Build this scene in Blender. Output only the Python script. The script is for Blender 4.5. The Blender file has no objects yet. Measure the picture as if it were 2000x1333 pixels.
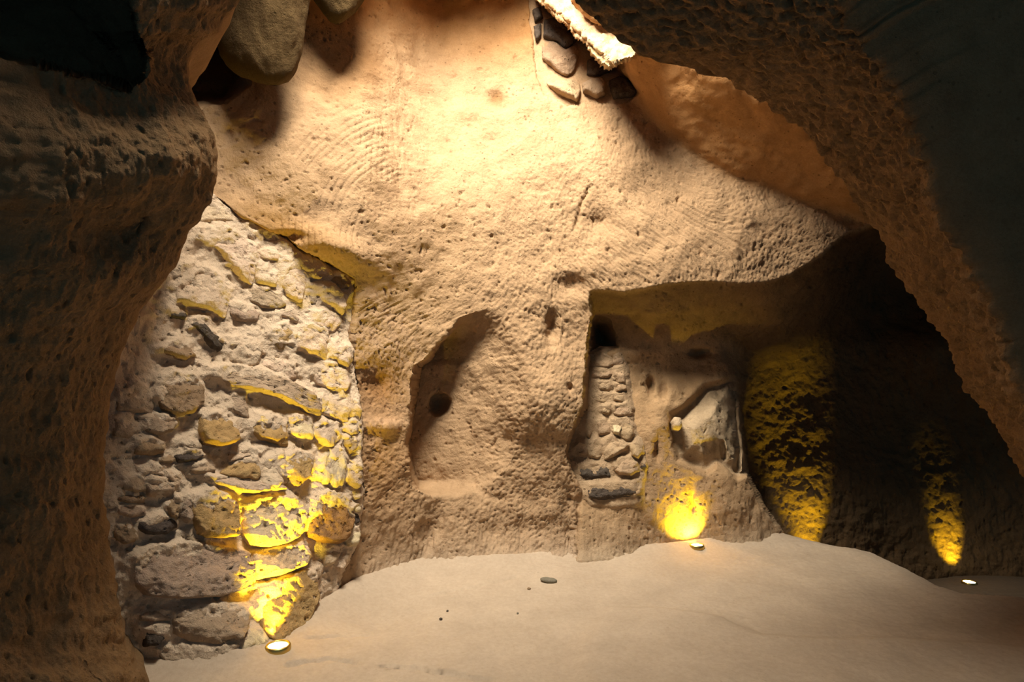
import bpy, math, random
import numpy as np

# ------------------------------------------------------------------ camera, world, daylight, exposure
S = bpy.context.scene
F, CX, CY, EYE = 1350.0, 1000.0, 666.5, 1.6          # 2000x1333 frame, level camera 1.6 m above the floor

cam = bpy.data.cameras.new('camera')
cam.sensor_width = 36.0
cam.lens = 36.0 * F / 2000.0
cam.clip_start = 0.05
cam_o = bpy.data.objects.new('camera', cam)
S.collection.objects.link(cam_o)
cam_o.location = (0, 0, EYE)
cam_o.rotation_euler = (math.pi / 2, 0, 0)
S.camera = cam_o

world = bpy.data.worlds.new('world')
S.world = world
world.use_nodes = True
bg = world.node_tree.nodes['Background']
bg.inputs[0].default_value = (0.2, 0.55, 0.9, 1)     # even cool fill added to lift the darkest tones
bg.inputs[1].default_value = 0.22

S.view_settings.view_transform = 'Standard'
S.view_settings.look = 'None'
S.view_settings.exposure = 0.0
S.view_settings.gamma = 1.0
S.view_settings.use_curve_mapping = False

def area(name, loc, target, sx, sy, power, col, spread=math.pi):
    l = bpy.data.lights.new(name, 'AREA')
    l.shape = 'RECTANGLE'; l.size = sx; l.size_y = sy
    l.energy = power; l.color = col; l.spread = spread
    o = bpy.data.objects.new(name, l)
    S.collection.objects.link(o)
    from mathutils import Vector
    d = Vector(target) - Vector(loc)
    o.rotation_euler = d.to_track_quat('-Z', 'Y').to_euler()
    o.location = loc
    return o

# daylight falling through the opening in the cave roof
area('skylight_daylight', (-0.85, 2.3, 6.3), (-0.75, 4.3, 0.6), 2.4, 2.4, 1290, (1.0, 0.925, 0.80), math.radians(125))

# ------------------------------------------------------------------ maths helpers
def unproj(px, py, Y):
    px = np.asarray(px, float); py = np.asarray(py, float); Y = np.asarray(Y, float)
    return np.stack([(px - CX) / F * Y, Y + 0 * px, EYE - (py - CY) / F * Y], -1)

_rng = np.random.RandomState(7)
_perm = np.concatenate([_rng.permutation(256)] * 3).astype(np.int64)
_g = _rng.normal(size=(256, 3)); _g /= np.linalg.norm(_g, axis=1)[:, None]

def perlin(P, off=0.0):
    P = np.asarray(P, float).reshape(-1, 3) + off
    I = np.floor(P).astype(np.int64); f = P - I; I &= 255
    w = f * f * f * (f * (f * 6 - 15) + 10)
    r = np.zeros(len(P))
    for dx in (0, 1):
        wx = w[:, 0] if dx else 1 - w[:, 0]
        for dy in (0, 1):
            wy = w[:, 1] if dy else 1 - w[:, 1]
            for dz in (0, 1):
                wz = w[:, 2] if dz else 1 - w[:, 2]
                h = _perm[_perm[_perm[I[:, 0] + dx] + I[:, 1] + dy] + I[:, 2] + dz]
                g = _g[h]
                r += wx * wy * wz * (g[:, 0] * (f[:, 0] - dx) + g[:, 1] * (f[:, 1] - dy) + g[:, 2] * (f[:, 2] - dz))
    return r * 1.5

def fbm(P, freq, octs=3, off=0.0, gain=0.5):
    P = np.asarray(P, float); sh = P.shape[:-1]; Q = P.reshape(-1, 3) * freq
    a, t = 1.0, np.zeros(len(Q))
    for k in range(octs):
        t += a * perlin(Q, off + 17.3 * k); Q = Q * 2.03; a *= gain
    return t.reshape(sh)

def sstep(a, b, x):
    t = np.clip((x - a) / (b - a), 0, 1)
    return t * t * (3 - 2 * t)

def poly_sd(poly, px, py):
    """signed distance to a polygon, positive inside"""
    poly = np.asarray(poly, float)
    sh = np.shape(px); x = np.ravel(px).astype(float); y = np.ravel(py).astype(float)
    d = np.full(len(x), 1e18); ins = np.zeros(len(x), bool)
    n = len(poly)
    for i in range(n):
        a, b = poly[i], poly[(i + 1) % n]
        e = b - a; L = max(e @ e, 1e-12)
        t = np.clip(((x - a[0]) * e[0] + (y - a[1]) * e[1]) / L, 0, 1)
        d = np.minimum(d, (x - a[0] - t * e[0]) ** 2 + (y - a[1] - t * e[1]) ** 2)
        c = ((a[1] > y) != (b[1] > y))
        if a[1] != b[1]:
            ins ^= c & (x < (b[0] - a[0]) * (y - a[1]) / (b[1] - a[1]) + a[0])
    d = np.sqrt(d)
    return np.where(ins, d, -d).reshape(sh)

def line_d(pts, px, py):
    pts = np.asarray(pts, float)
    d = np.full(np.shape(px), 1e18)
    for a, b in zip(pts[:-1], pts[1:]):
        e = b - a; L = max(e @ e, 1e-12)
        t = np.clip(((px - a[0]) * e[0] + (py - a[1]) * e[1]) / L, 0, 1)
        d = np.minimum(d, (px - a[0] - t * e[0]) ** 2 + (py - a[1] - t * e[1]) ** 2)
    return np.sqrt(d)

class TPS:
    """smooth surface through scattered (px, py, Y) measurements"""
    def __init__(s, pts, lam=2e-4):
        A = np.asarray(pts, float); s.c = A[:, :2] / 1000.0; v = A[:, 2]; n = len(A)
        K = s.k(s.c[:, None] - s.c[None]) + lam * np.eye(n)
        P = np.hstack([np.ones((n, 1)), s.c])
        M = np.zeros((n + 3, n + 3)); M[:n, :n] = K; M[:n, n:] = P; M[n:, :n] = P.T
        s.w = np.linalg.solve(M, np.concatenate([v, np.zeros(3)]))
    def k(s, d):
        r2 = (d ** 2).sum(-1) + 1e-12
        return 0.5 * r2 * np.log(r2)
    def __call__(s, px, py):
        sh = np.shape(px); q = np.stack([np.ravel(px), np.ravel(py)], -1) / 1000.0
        out = np.empty(len(q)); n = len(s.c)
        for i in range(0, len(q), 50000):
            b = q[i:i + 50000]
            out[i:i + 50000] = s.k(b[:, None] - s.c[None]) @ s.w[:n] + s.w[n] + b @ s.w[n + 1:]
        return out.reshape(sh)

def gauss(px, py, x, y, sx, sy, rot=0.0):
    c, s = math.cos(rot), math.sin(rot)
    u = (px - x) * c + (py - y) * s; v = -(px - x) * s + (py - y) * c
    return np.exp(-0.5 * ((u / sx) ** 2 + (v / sy) ** 2))

# ------------------------------------------------------------------ mesh helpers
def link(name, me, mat=None, parent=None):
    o = bpy.data.objects.new(name, me)
    S.collection.objects.link(o)
    if mat: me.materials.append(mat)
    if parent: o.parent = parent
    return o

def mesh_np(name, V, Fq, mat, parent=None, col=None, smooth=True):
    """V (n,3), Fq (m,4) or (m,3) integer faces"""
    V = np.asarray(V, np.float32); Fq = np.asarray(Fq, np.int32)
    me = bpy.data.meshes.new(name)
    k = Fq.shape[1]
    me.vertices.add(len(V)); me.vertices.foreach_set('co', V.ravel())
    me.loops.add(Fq.size); me.loops.foreach_set('vertex_index', Fq.ravel())
    me.polygons.add(len(Fq))
    me.polygons.foreach_set('loop_start', np.arange(0, Fq.size, k, dtype=np.int32))
    me.polygons.foreach_set('loop_total', np.full(len(Fq), k, np.int32))
    me.polygons.foreach_set('use_smooth', np.full(len(Fq), smooth, bool))
    me.update(calc_edges=True)
    at = me.color_attributes.new('Col', 'FLOAT_COLOR', 'POINT')
    c = np.ones((len(V), 4), np.float32)
    if col is not None: c[:, :3] = col
    at.data.foreach_set('color', c.ravel())
    return link(name, me, mat, parent)

def grid_faces(nr, nc, keep=None, close=False):
    i = np.arange(nr * nc).reshape(nr, nc)
    if close: i = np.hstack([i, i[:, :1]])
    q = np.stack([i[:-1, :-1], i[1:, :-1], i[1:, 1:], i[:-1, 1:]], -1)
    if keep is not None: q = q[keep]
    return q.reshape(-1, 4)

def grid_normals(P):
    du = np.gradient(P, axis=1); dv = np.gradient(P, axis=0)
    n = np.cross(dv, du)
    n /= np.linalg.norm(n, axis=-1, keepdims=True) + 1e-12
    s = np.sign((n * (np.array([0, 0, EYE]) - P)).sum(-1, keepdims=True)); s[s == 0] = 1
    return n * s

# ------------------------------------------------------------------ materials
def rock_mat(name, col, var=0.35, scale=6.0, dark=(0.55, 0.5, 0.45), bump=0.6, fine=1.0, pits=0.5, rough=0.95, spots=0.5):
    m = bpy.data.materials.new(name); m.use_nodes = True
    nt = m.node_tree; N = nt.nodes; L = nt.links
    b = N['Principled BSDF']; b.inputs['Roughness'].default_value = rough
    b.inputs['Specular IOR Level'].default_value = 0.12
    tc = N.new('ShaderNodeTexCoord')
    def noise(sc, det=6, ro=0.6):
        n = N.new('ShaderNodeTexNoise'); n.inputs['Scale'].default_value = sc
        n.inputs['Detail'].default_value = det; n.inputs['Roughness'].default_value = ro
        L.new(tc.outputs['Object'], n.inputs['Vector']); return n
    def ramp(src, p0, p1, c0, c1):
        r = N.new('ShaderNodeValToRGB'); e = r.color_ramp.elements
        e[0].position = p0; e[1].position = p1; e[0].color = c0; e[1].color = c1
        L.new(src, r.inputs['Fac']); return r
    def mul(a, bb, fac):
        x = N.new('ShaderNodeMix'); x.data_type = 'RGBA'; x.blend_type = 'MULTIPLY'
        x.inputs['Factor'].default_value = fac
        L.new(a, x.inputs['A']); L.new(bb, x.inputs['B']); return x.outputs['Result']
    at = N.new('ShaderNodeAttribute'); at.attribute_name = 'Col'
    base = N.new('ShaderNodeRGB'); base.outputs[0].default_value = (*col, 1)
    c = mul(base.outputs[0], at.outputs['Color'], 1.0)
    r1 = ramp(noise(scale, 8, 0.65).outputs['Fac'], 0.32, 0.68, (*dark, 1), (1.12, 1.1, 1.08, 1))
    c = mul(c, r1.outputs['Color'], var)
    n2 = noise(scale * 14, 4, 0.7)
    r2 = ramp(n2.outputs['Fac'], 0.35, 0.62, (0.7, 0.66, 0.6, 1), (1.06, 1.05, 1.04, 1))
    c = mul(c, r2.outputs['Color'], var * 0.9)
    # scattered dark spots: shade of small pits painted into the colour
    v = N.new('ShaderNodeTexVoronoi'); v.inputs['Scale'].default_value = 26
    L.new(tc.outputs['Object'], v.inputs['Vector'])
    n3 = noise(9, 3, 0.5)
    sub = N.new('ShaderNodeMath'); sub.operation = 'MULTIPLY_ADD'
    L.new(n3.outputs['Fac'], sub.inputs[0]); sub.inputs[1].default_value = 0.9; L.new(v.outputs['Distance'], sub.inputs[2])
    r3 = ramp(sub.outputs[0], 0.46, 0.54, (0.25, 0.2, 0.16, 1), (1, 1, 1, 1))
    c = mul(c, r3.outputs['Color'], spots)
    L.new(c, b.inputs['Base Color'])
    # relief
    h = N.new('ShaderNodeMath'); h.operation = 'ADD'
    na = noise(38, 8, 0.62); nb = noise(150, 4, 0.6)
    ms = N.new('ShaderNodeMath'); ms.operation = 'MULTIPLY'; ms.inputs[1].default_value = 0.35 * fine
    L.new(nb.outputs['Fac'], ms.inputs[0])
    L.new(na.outputs['Fac'], h.inputs[0]); L.new(ms.outputs[0], h.inputs[1])
    h2 = N.new('ShaderNodeMath'); h2.operation = 'MULTIPLY_ADD'
    L.new(r3.outputs['Color'], h2.inputs[0]); h2.inputs[1].default_value = pits; L.new(h.outputs[0], h2.inputs[2])
    bp = N.new('ShaderNodeBump'); bp.inputs['Strength'].default_value = bump; bp.inputs['Distance'].default_value = 0.022
    L.new(h2.outputs[0], bp.inputs['Height']); L.new(bp.outputs['Normal'], b.inputs['Normal'])
    return m

def plain_mat(name, col, rough=0.5, metal=0.0, emit=None, strength=0.0):
    m = bpy.data.materials.new(name); m.use_nodes = True
    b = m.node_tree.nodes['Principled BSDF']
    b.inputs['Base Color'].default_value = (*col, 1); b.inputs['Roughness'].default_value = rough
    b.inputs['Metallic'].default_value = metal
    if emit:
        b.inputs['Emission Color'].default_value = (*emit, 1); b.inputs['Emission Strength'].default_value = strength
    return m

M = {
    'tuff':   rock_mat('tuff_rock', (0.46, 0.305, 0.172), var=0.45),
    'tuff_shaded': rock_mat('tuff_rock_shaded', (0.095, 0.06, 0.024), var=0.5, bump=0.8, fine=1.4, spots=0.25),  # shade on the hanging rock put into a darker rock colour
    'tan': rock_mat('stone_tan', (0.50, 0.355, 0.215), var=0.45, scale=14, bump=0.9, spots=0.6),
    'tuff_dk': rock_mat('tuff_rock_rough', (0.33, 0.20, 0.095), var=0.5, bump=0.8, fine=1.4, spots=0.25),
    'floor':  rock_mat('dusty_floor', (0.50, 0.395, 0.285), var=0.28, scale=3.0, bump=0.25, fine=0.6, pits=0.1, spots=0.12),
    'mortar': rock_mat('lime_mortar', (0.74, 0.575, 0.405), var=0.35, scale=9, bump=0.9, spots=0.45),
    'pale':   rock_mat('stone_pale', (0.73, 0.56, 0.385), var=0.5, scale=14, bump=0.9, spots=0.7),
    'cream':  rock_mat('stone_cream', (0.68, 0.54, 0.35), var=0.3, scale=14, bump=0.7, spots=0.4),
    'ochre':  rock_mat('stone_ochre', (0.56, 0.37, 0.16), var=0.5, scale=16, bump=1.0, spots=0.7),
    'red':    rock_mat('stone_red_ochre', (0.46, 0.25, 0.11), var=0.55, scale=18, bump=1.2, spots=0.8),
    'brown':  rock_mat('stone_brown', (0.47, 0.33, 0.20), var=0.55, scale=16, bump=1.1, spots=0.6),  # darker tone also paints in shade on the lower left doorway stones
    'grey':   rock_mat('stone_grey', (0.57, 0.425, 0.29), var=0.45, scale=18, bump=1.1, spots=0.6),  # shade of the lower left doorway stones is put into this tone
    'dark':   rock_mat('stone_dark', (0.14, 0.112, 0.09), var=0.6, scale=20, bump=1.2, spots=0.5),
    'pebble': rock_mat('pebble_stone', (0.23, 0.205, 0.15), var=0.4, scale=30, bump=0.5, spots=0.3),
    'ring':   plain_mat('lamp_brass', (0.55, 0.40, 0.12), 0.35, 1.0),
    'lens':   plain_mat('lamp_lens', (0.9, 0.85, 0.5), 0.3, 0.0, (1.0, 0.93, 0.62), 9.0),
    'can':    plain_mat('lamp_housing', (0.08, 0.08, 0.08), 0.5, 0.6),
}

# ------------------------------------------------------------------ measured surfaces
W_pts = [  # main wall of the chamber
    (-700, 900, 2.6), (-700, 200, 3.0), (0, 1300, 3.0), (0, 800, 3.1), (0, 300, 3.7), (0, -300, 4.2), (300, -600, 4.8),
    (200, 1310, 3.25), (210, 1100, 3.27), (210, 850, 3.29), (400, 1100, 3.62), (400, 800, 3.68), (400, 520, 4.05),
    (410, 380, 4.31), (550, 1100, 3.95), (550, 800, 4.05), (560, 600, 4.35), (690, 1000, 4.47), (690, 800, 4.56), (690, 620, 4.64),
    (480, 1292, 3.47), (600, 1215, 3.93), (650, 1180, 4.2), (700, 1150, 4.47), (760, 1130, 4.68), (830, 1110, 4.87),
    (1000, 1105, 4.93), (1120, 1090, 5.06),
    (500, 420, 4.40), (560, 440, 4.45), (640, 470, 4.52), (715, 500, 4.62), (760, 600, 4.77), (740, 520, 4.66),
    (450, 340, 4.42), (430, 200, 4.5), (560, 300, 4.48), (560, 150, 4.75), (700, 300, 4.72), (700, 100, 5.05), (700, -100, 5.2),
    (850, 400, 4.78), (850, 250, 5.02), (850, 60, 5.28), (850, -200, 5.4), (1000, 500, 4.9), (1000, 300, 4.98), (1000, 100, 5.16), (1000, -100, 5.3),
    (850, 560, 4.82), (760, 750, 4.74), (760, 950, 4.69), (900, 1020, 4.99), (1050, 580, 4.9), (1050, 700, 4.93), (1050, 850, 4.92),
    (1050, 1000, 5.08), (900, 800, 4.88), (1140, 640, 4.97), (1120, 900, 4.99),
    (1150, 520, 4.86), (1150, 300, 4.93), (1300, 400, 4.86), (1300, 530, 4.8), (1450, 420, 4.82), (1540, 520, 4.88), (1600, 450, 4.86),
    (1700, 437, 4.9), (1240, 200, 5.02), (1130, 100, 5.2), (1560, 392, 4.88), (1420, 340, 4.9), (1300, 262, 4.95),
    (1800, 600, 5.0), (2100, 600, 5.0), (2600, 900, 5.0), (1400, 1100, 5.2), (2200, 1300, 5.0), (1000, 1500, 4.9), (1200, -500, 5.6), (600, -500, 5.5)]
V_pts = [  # vault between the wall and the arch, and the side of the roof opening
    (1245, 200, 4.98), (1300, 262, 4.94), (1420, 340, 4.9), (1560, 392, 4.88), (1705, 437, 4.9),
    (1112, 0, 4.35), (1160, 40, 4.35), (1200, 62, 4.35), (1252, 100, 4.42), (1300, 150, 4.55), (1300, 210, 4.75),
    (1400, 150, 4.25), (1450, 220, 4.4), (1500, 190, 4.15), (1550, 280, 4.42), (1620, 340, 4.5), (1680, 400, 4.65),
    (1250, 30, 4.2), (1400, 60, 4.05), (1600, 200, 4.1), (1800, 400, 4.45), (1200, -100, 4.1), (1500, -100, 3.9), (1000, -120, 4.4),
    (2200, 400, 4.3), (2000, -300, 4.0), (1000, -600, 4.4), (2600, 800, 4.3), (1000, 200, 5.2), (1300, 600, 5.0)]
R1_pts = [  # side bay: sloping ceiling and near wall
    (1150, 570, 4.92), (1300, 560, 4.88), (1540, 542, 4.93), (1640, 470, 4.93), (1700, 437, 4.93), (1850, 420, 4.9), (2100, 400, 4.9),
    (1300, 620, 5.06), (1500, 610, 5.25), (1640, 530, 5.35), (1700, 500, 5.7), (1700, 560, 6.1), (1800, 480, 5.9), (1900, 560, 6.4),
    (1180, 655, 5.28), (1260, 672, 5.28), (1350, 680, 5.40), (1470, 685, 5.65), (1640, 665, 6.15), (1840, 655, 6.2), (2050, 650, 6.2),
    (1170, 720, 5.26), (1240, 720, 5.28), (1300, 750, 5.33), (1170, 850, 5.22), (1250, 850, 5.22), (1170, 980, 5.12), (1250, 980, 5.13),
    (1130, 1000, 5.05), (1120, 1085, 5.03), (1200, 1090, 5.1), (1300, 1080, 5.3), (1360, 1070, 5.36), (1330, 1000, 5.27), (1300, 900, 5.22), (1350, 900, 5.26), (1400, 950, 5.28),
    (1450, 1000, 5.3), (1500, 1055, 5.48), (1400, 1080, 5.36), (1420, 740, 5.40), (1460, 830, 5.4), (1100, 700, 5.24), (1100, 900, 5.14),
    (1700, 900, 6.0), (1700, 1200, 5.6), (1300, 1300, 5.2), (2200, 1200, 5.8)]
R2_pts = [  # side bay: far wall
    (1150, 570, 4.82), (1300, 560, 4.84), (1540, 542, 4.93), (1640, 470, 4.93), (1700, 437, 4.93), (1850, 420, 4.9), (2100, 400, 4.9),
    (1300, 620, 5.2), (1500, 610, 5.35), (1640, 530, 5.35), (1700, 500, 5.7), (1700, 560, 6.1), (1800, 480, 5.9), (1900, 560, 6.4),
    (1350, 680, 5.62), (1470, 685, 5.85), (1640, 665, 6.15), (1840, 655, 6.2), (2050, 650, 6.2),
    (1450, 760, 6.0), (1500, 760, 6.05), (1560, 900, 6.06), (1580, 1060, 6.07), (1590, 1250, 6.05), (1640, 900, 6.12), (1640, 1070, 6.12), (1720, 900, 6.3),
    (1750, 1080, 6.36), (1800, 850, 6.5), (1850, 1000, 6.49), (1885, 1110, 6.46), (1893, 1150, 6.45), (1950, 900, 6.55), (1970, 1120, 6.45), (2150, 900, 6.45),
    (2150, 1200, 6.4), (1900, 1250, 6.43), (1450, 1250, 6.0), (2600, 900, 6.0)]
I_pts = [  # face of the blocked doorway
    (150, 1310, 3.2), (200, 1310, 3.25), (250, 1310, 3.33), (350, 1310, 3.36), (480, 1294, 3.45), (540, 1252, 3.67), (600, 1215, 3.93), (650, 1180, 4.2),
    (700, 1100, 4.42), (210, 1100, 3.27), (210, 850, 3.37), (400, 1100, 3.62), (400, 800, 3.86), (400, 520, 4.15), (410, 390, 4.3),
    (545, 1140, 3.86), (550, 950, 4.02), (550, 800, 4.19), (560, 600, 4.42), (690, 1000, 4.44), (690, 800, 4.54), (690, 600, 4.68),
    (600, 500, 4.56), (690, 545, 4.72), (500, 440, 4.42), (760, 800, 4.6), (300, 500, 3.8)]
def lean_back(f):
    """right of the doorway the whole wall leans away from the room as it rises"""
    return lambda px, py: f(px, py) + 0.00053 * np.maximum(1090 - np.asarray(py, float), 0) * sstep(690, 870, np.asarray(px, float))
fW, fV, fR1, fR2 = [lean_back(TPS(p)) for p in (W_pts, V_pts, R1_pts, R2_pts)]
fI = TPS(I_pts)

RIDGE = [(1124, -700), (1122, -160), (1116, -40), (1112, 0), (1140, 45), (1215, 112), (1245, 200), (1300, 262), (1420, 340), (1560, 392), (1705, 437), (1900, 480), (2700, 600)]
VAULT = RIDGE + [(2700, -900), (1124, -900)]
RIM = [(1035, -160), (1042, -60), (1050, 0), (1080, 26), (1112, 54), (1150, 92), (1172, 122), (1190, 132), (1215, 118), (1240, 107), (1253, 99), (1232, 84), (1200, 62), (1160, 42), (1132, 26), (1112, 0), (1114, -60), (1120, -160)]
RECESS = [(1152, 568), (1160, 622), (1150, 700), (1141, 790), (1120, 850), (1111, 885), (1118, 912), (1137, 960), (1128, 1000), (1132, 1040),
          (1125, 1100), (1120, 1600), (2800, 1600), (2800, 380), (2100, 400), (1850, 418), (1700, 437), (1640, 466), (1600, 502), (1545, 538), (1500, 551),
          (1400, 551), (1300, 557), (1220, 574)]
FAR = [(1440, 660), (1441, 760), (1452, 850), (1463, 925), (1482, 962), (1502, 1003), (1532, 1045), (1565, 1085), (1570, 1600), (2800, 1600), (2800, 640)]
INFILL = [(415, 383), (470, 425), (520, 450), (560, 468), (580, 485), (615, 500), (660, 530), (690, 548), (692, 600), (684, 650), (690, 720), (700, 780),
          (706, 830), (702, 900), (708, 960), (700, 1010), (697, 1050), (690, 1075), (665, 1120), (655, 1180), (620, 1222), (560, 1252), (520, 1274), (470, 1302),
          (400, 1312), (320, 1312), (250, 1312), (200, 1300), (150, 1250), (130, 1000), (140, 800), (200, 620), (290, 480), (370, 390)]
NICHE = [(1340, 790), (1375, 755), (1430, 738), (1441, 760), (1452, 850), (1460, 925), (1440, 935), (1400, 905), (1380, 925), (1340, 905), (1322, 900), (1306, 840), (1311, 810)]
COLUMN = [(1140, 700), (1175, 684), (1215, 684), (1224, 720), (1228, 780), (1238, 830), (1254, 860), (1262, 915), (1252, 950), (1251, 985), (1200, 990),
          (1155, 985), (1130, 950), (1110, 905), (1100, 870), (1110, 830), (1120, 760)]
SKYFILL = [(1035, -20), (1060, 0), (1110, 40), (1150, 80), (1195, 128), (1225, 150), (1246, 182), (1215, 200), (1160, 205), (1110, 205), (1065, 185), (1050, 150), (1042, 90), (1038, 40)]

# ------------------------------------------------------------------ wall_back: one carved rock surface
def wall_depth(px, py):
    W = fW(px, py); V = fV(px, py)
    b = sstep(-24, 22, poly_sd(VAULT, px, py))
    Y = W * (1 - b) + V * b
    # broken rim of the roof opening: a face turned up towards the sky
    P0 = unproj(1150, 60, 4.62) - np.array([0, 0, EYE]); nr = np.array([-0.35, -0.75, 0.42])
    ray = np.stack([(px - CX) / F, np.ones_like(px), -(py - CY) / F], -1)
    Yr = 1.09 * (nr @ P0) / np.minimum(ray @ nr, -0.2)
    rim = 3 + poly_sd(RIM, px + 1.5 * np.sin(py / 5.0), py + 1.5 * np.sin(px / 6.0))
    kr = sstep(-2, 3, rim)
    Y = Y * (1 - kr) + np.clip(Yr, 4.5, 5.7) * kr
    # alcove with a seat: sharp left jamb, back wall running out to the right
    ya = np.array([560, 605, 622, 660, 704, 715, 765, 828, 864, 922, 954, 975, 1000])
    xl = np.array([1000, 950, 900, 865, 833, 812, 806, 799, 791, 801, 815, 850, 900])
    xr = np.array([1000, 975, 985, 1005, 1025, 1030, 1040, 1030, 1020, 985, 950, 930, 900])
    l = np.interp(py, ya, xl); r = np.interp(py, ya, xr)
    t = np.clip((px - l) / np.maximum(r - l, 1), 0, 1)
    D = 0.52 * (1 - t) ** 1.15 * sstep(-3, 7, px - l) * sstep(602, 665, py) * (1 - sstep(938, 972, py))
    D = D * (0.72 + 0.28 * sstep(620, 760, py))
    Y = Y + D
    Y += 0.20 * gauss(px, py, 857, 790, 13, 15) ** 0.6 * sstep(-2, 6, 24 - np.hypot(px - 857, py - 790))
    # lumps and hollows
    Y -= 0.10 * gauss(px, py, 1068, 770, 48, 75)
    Y += 0.07 * gauss(px, py, 1040, 872, 45, 30)
    Y -= 0.04 * gauss(px, py, 1010, 1000, 120, 22)
    Y += 0.07 * gauss(px, py, 738, 752, 30, 28)
    Y -= 0.05 * gauss(px, py, 750, 832, 34, 12)
    Y += 0.07 * gauss(px, py, 838, 1045, 14, 45, 0.35)
    Y -= 0.05 * gauss(px, py, 790, 1010, 40, 60)
    Y -= 0.05 * gauss(px, py, 900, 1060, 50, 40)
    Y += 0.05 * gauss(px, py, 1110, 1040, 10, 50)
    for x, y, sx, sy, d in ((1077, 640, 7, 17, .13), (1116, 558, 20, 15, .07), (1135, 1012, 6, 24, .14), (1113, 758, 3, 5, .06), (970, 190, 12, 11, .05),
                            (925, 240, 9, 8, .02), (1172, 435, 22, 14, .05), (560, 463, 24, 7, .07), (448, 262, 8, 9, .04)):
        Y += d * gauss(px, py, x, y, sx, sy)
    Y += 0.022 * sstep(-0.1, 0.35, np.sin(py / 31.0 + 1)) * np.exp(-(line_d([(1215, 228), (1198, 292), (1170, 330), (1135, 400), (1118, 470), (1112, 540)], px, py) / 4.5) ** 2) * sstep(180, 300, py)
    Y += 0.05 * gauss(px, py, 1140, 440, 60, 40, -0.8)
    Y += 0.014 * np.exp(-(line_d([(922, 930), (930, 955), (958, 970), (985, 974)], px, py) / 7) ** 2)
    # rock lip above the blocked doorway
    Y -= 0.13 * gauss(px, py, 655, 480, 52, 20, 0.36)
    Y += 0.9 * sstep(-10, 22, poly_sd([(300, 40), (440, 55), (462, 110), (480, 160), (440, 196), (385, 200), (300, 190)], px, py))  # hollow added so the gap behind the left rock stays dark
    # side bay
    R1 = fR1(px, py)
    nic = poly_sd(NICHE, px, py)
    R1 = R1 + 0.11 * sstep(-7, 8, nic) - 0.13 * sstep(0, 55, nic)
    R1 -= 0.05 * gauss(px, py, 1295, 800, 16, 60, 0.2)
    R1 += 0.13 * np.exp(-(line_d([(1430, 765), (1437, 830), (1443, 880), (1441, 915)], px, py) / 5) ** 2)
    R1 += 0.16 * np.exp(-(line_d([(1443, 770), (1449, 850), (1458, 920)], px, py) / 5) ** 2)
    R1 += 0.05 * np.exp(-(line_d([(1412, 865), (1414, 895)], px, py) / 3.5) ** 2)
    R1 += 0.34 * sstep(-6, 24, poly_sd([(1150, 615), (1188, 628), (1207, 678), (1180, 690), (1160, 705), (1150, 690)], px, py))
    for x, y, sx, sy, d in ((1271, 752, 3.5, 11, .10), (1295, 765, 5, 14, .05), (1283, 880, 5, 16, .08), (1366, 690, 14, 6, .10), (1352, 985, 5, 16, .06)):
        R1 += d * gauss(px, py, x, y, sx, sy)
    R1 -= 0.05 * gauss(px, py, 1230, 690, 60, 14)
    fw = np.interp(py, [640, 740, 800], [48, 30, 5]); far = sstep(-1, 1, poly_sd(FAR, px, py) / fw)
    R2 = fR2(px, py)
    R = R1 * (1 - far) + np.maximum(R2, R1) * far
    k = sstep(-5, 6, poly_sd(RECESS, px, py))
    Y = Y * (1 - k) + R * k
    # the wall runs out into the floor
    pb = np.interp(px, [690, 760, 830, 1000, 1120, 1300, 1500], [1150, 1130, 1110, 1105, 1090, 1080, 1055])
    Y = Y + 0.012 * np.maximum(py - pb - 16, 0) * sstep(690, 740, px) * (1 - sstep(1480, 1530, px))
    Y = Y - 0.06 * np.exp(-np.maximum(pb - py, -8) / 24.0) * sstep(690, 740, px) * (1 - sstep(1480, 1530, px))
    # beds behind the masonry
    i = sstep(-4, 4, poly_sd(INFILL, px, py))
    Y = Y * (1 - i) + np.maximum(fI(px, py) + 0.13, Y) * i
    s = sstep(-4, 4, poly_sd(SKYFILL, px, py))
    Y = Y + 0.07 * s
    return Y, dict(vault=b, rim=rim, recess=k, niche=nic, far=far * k, alcove=D, infill=i)

def axis(c0, f0, f1, c1, fine, coarse):
    return np.concatenate([np.arange(c0, f0, coarse), np.arange(f0, f1, fine), np.arange(f1, c1, coarse)])

def chisel(P, ang, across, along, off):
    """strokes of the picks: stretched noise in the wall's own X/Z, stroke direction ang"""
    c, s = np.cos(ang), np.sin(ang)
    u = P[..., 0] * c + P[..., 2] * s; v = -P[..., 0] * s + P[..., 2] * c
    Q = np.stack([u / along, v / across, P[..., 1] * 4], -1)
    n = perlin(Q.reshape(-1, 3), off).reshape(P.shape[:-1])
    return n

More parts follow.
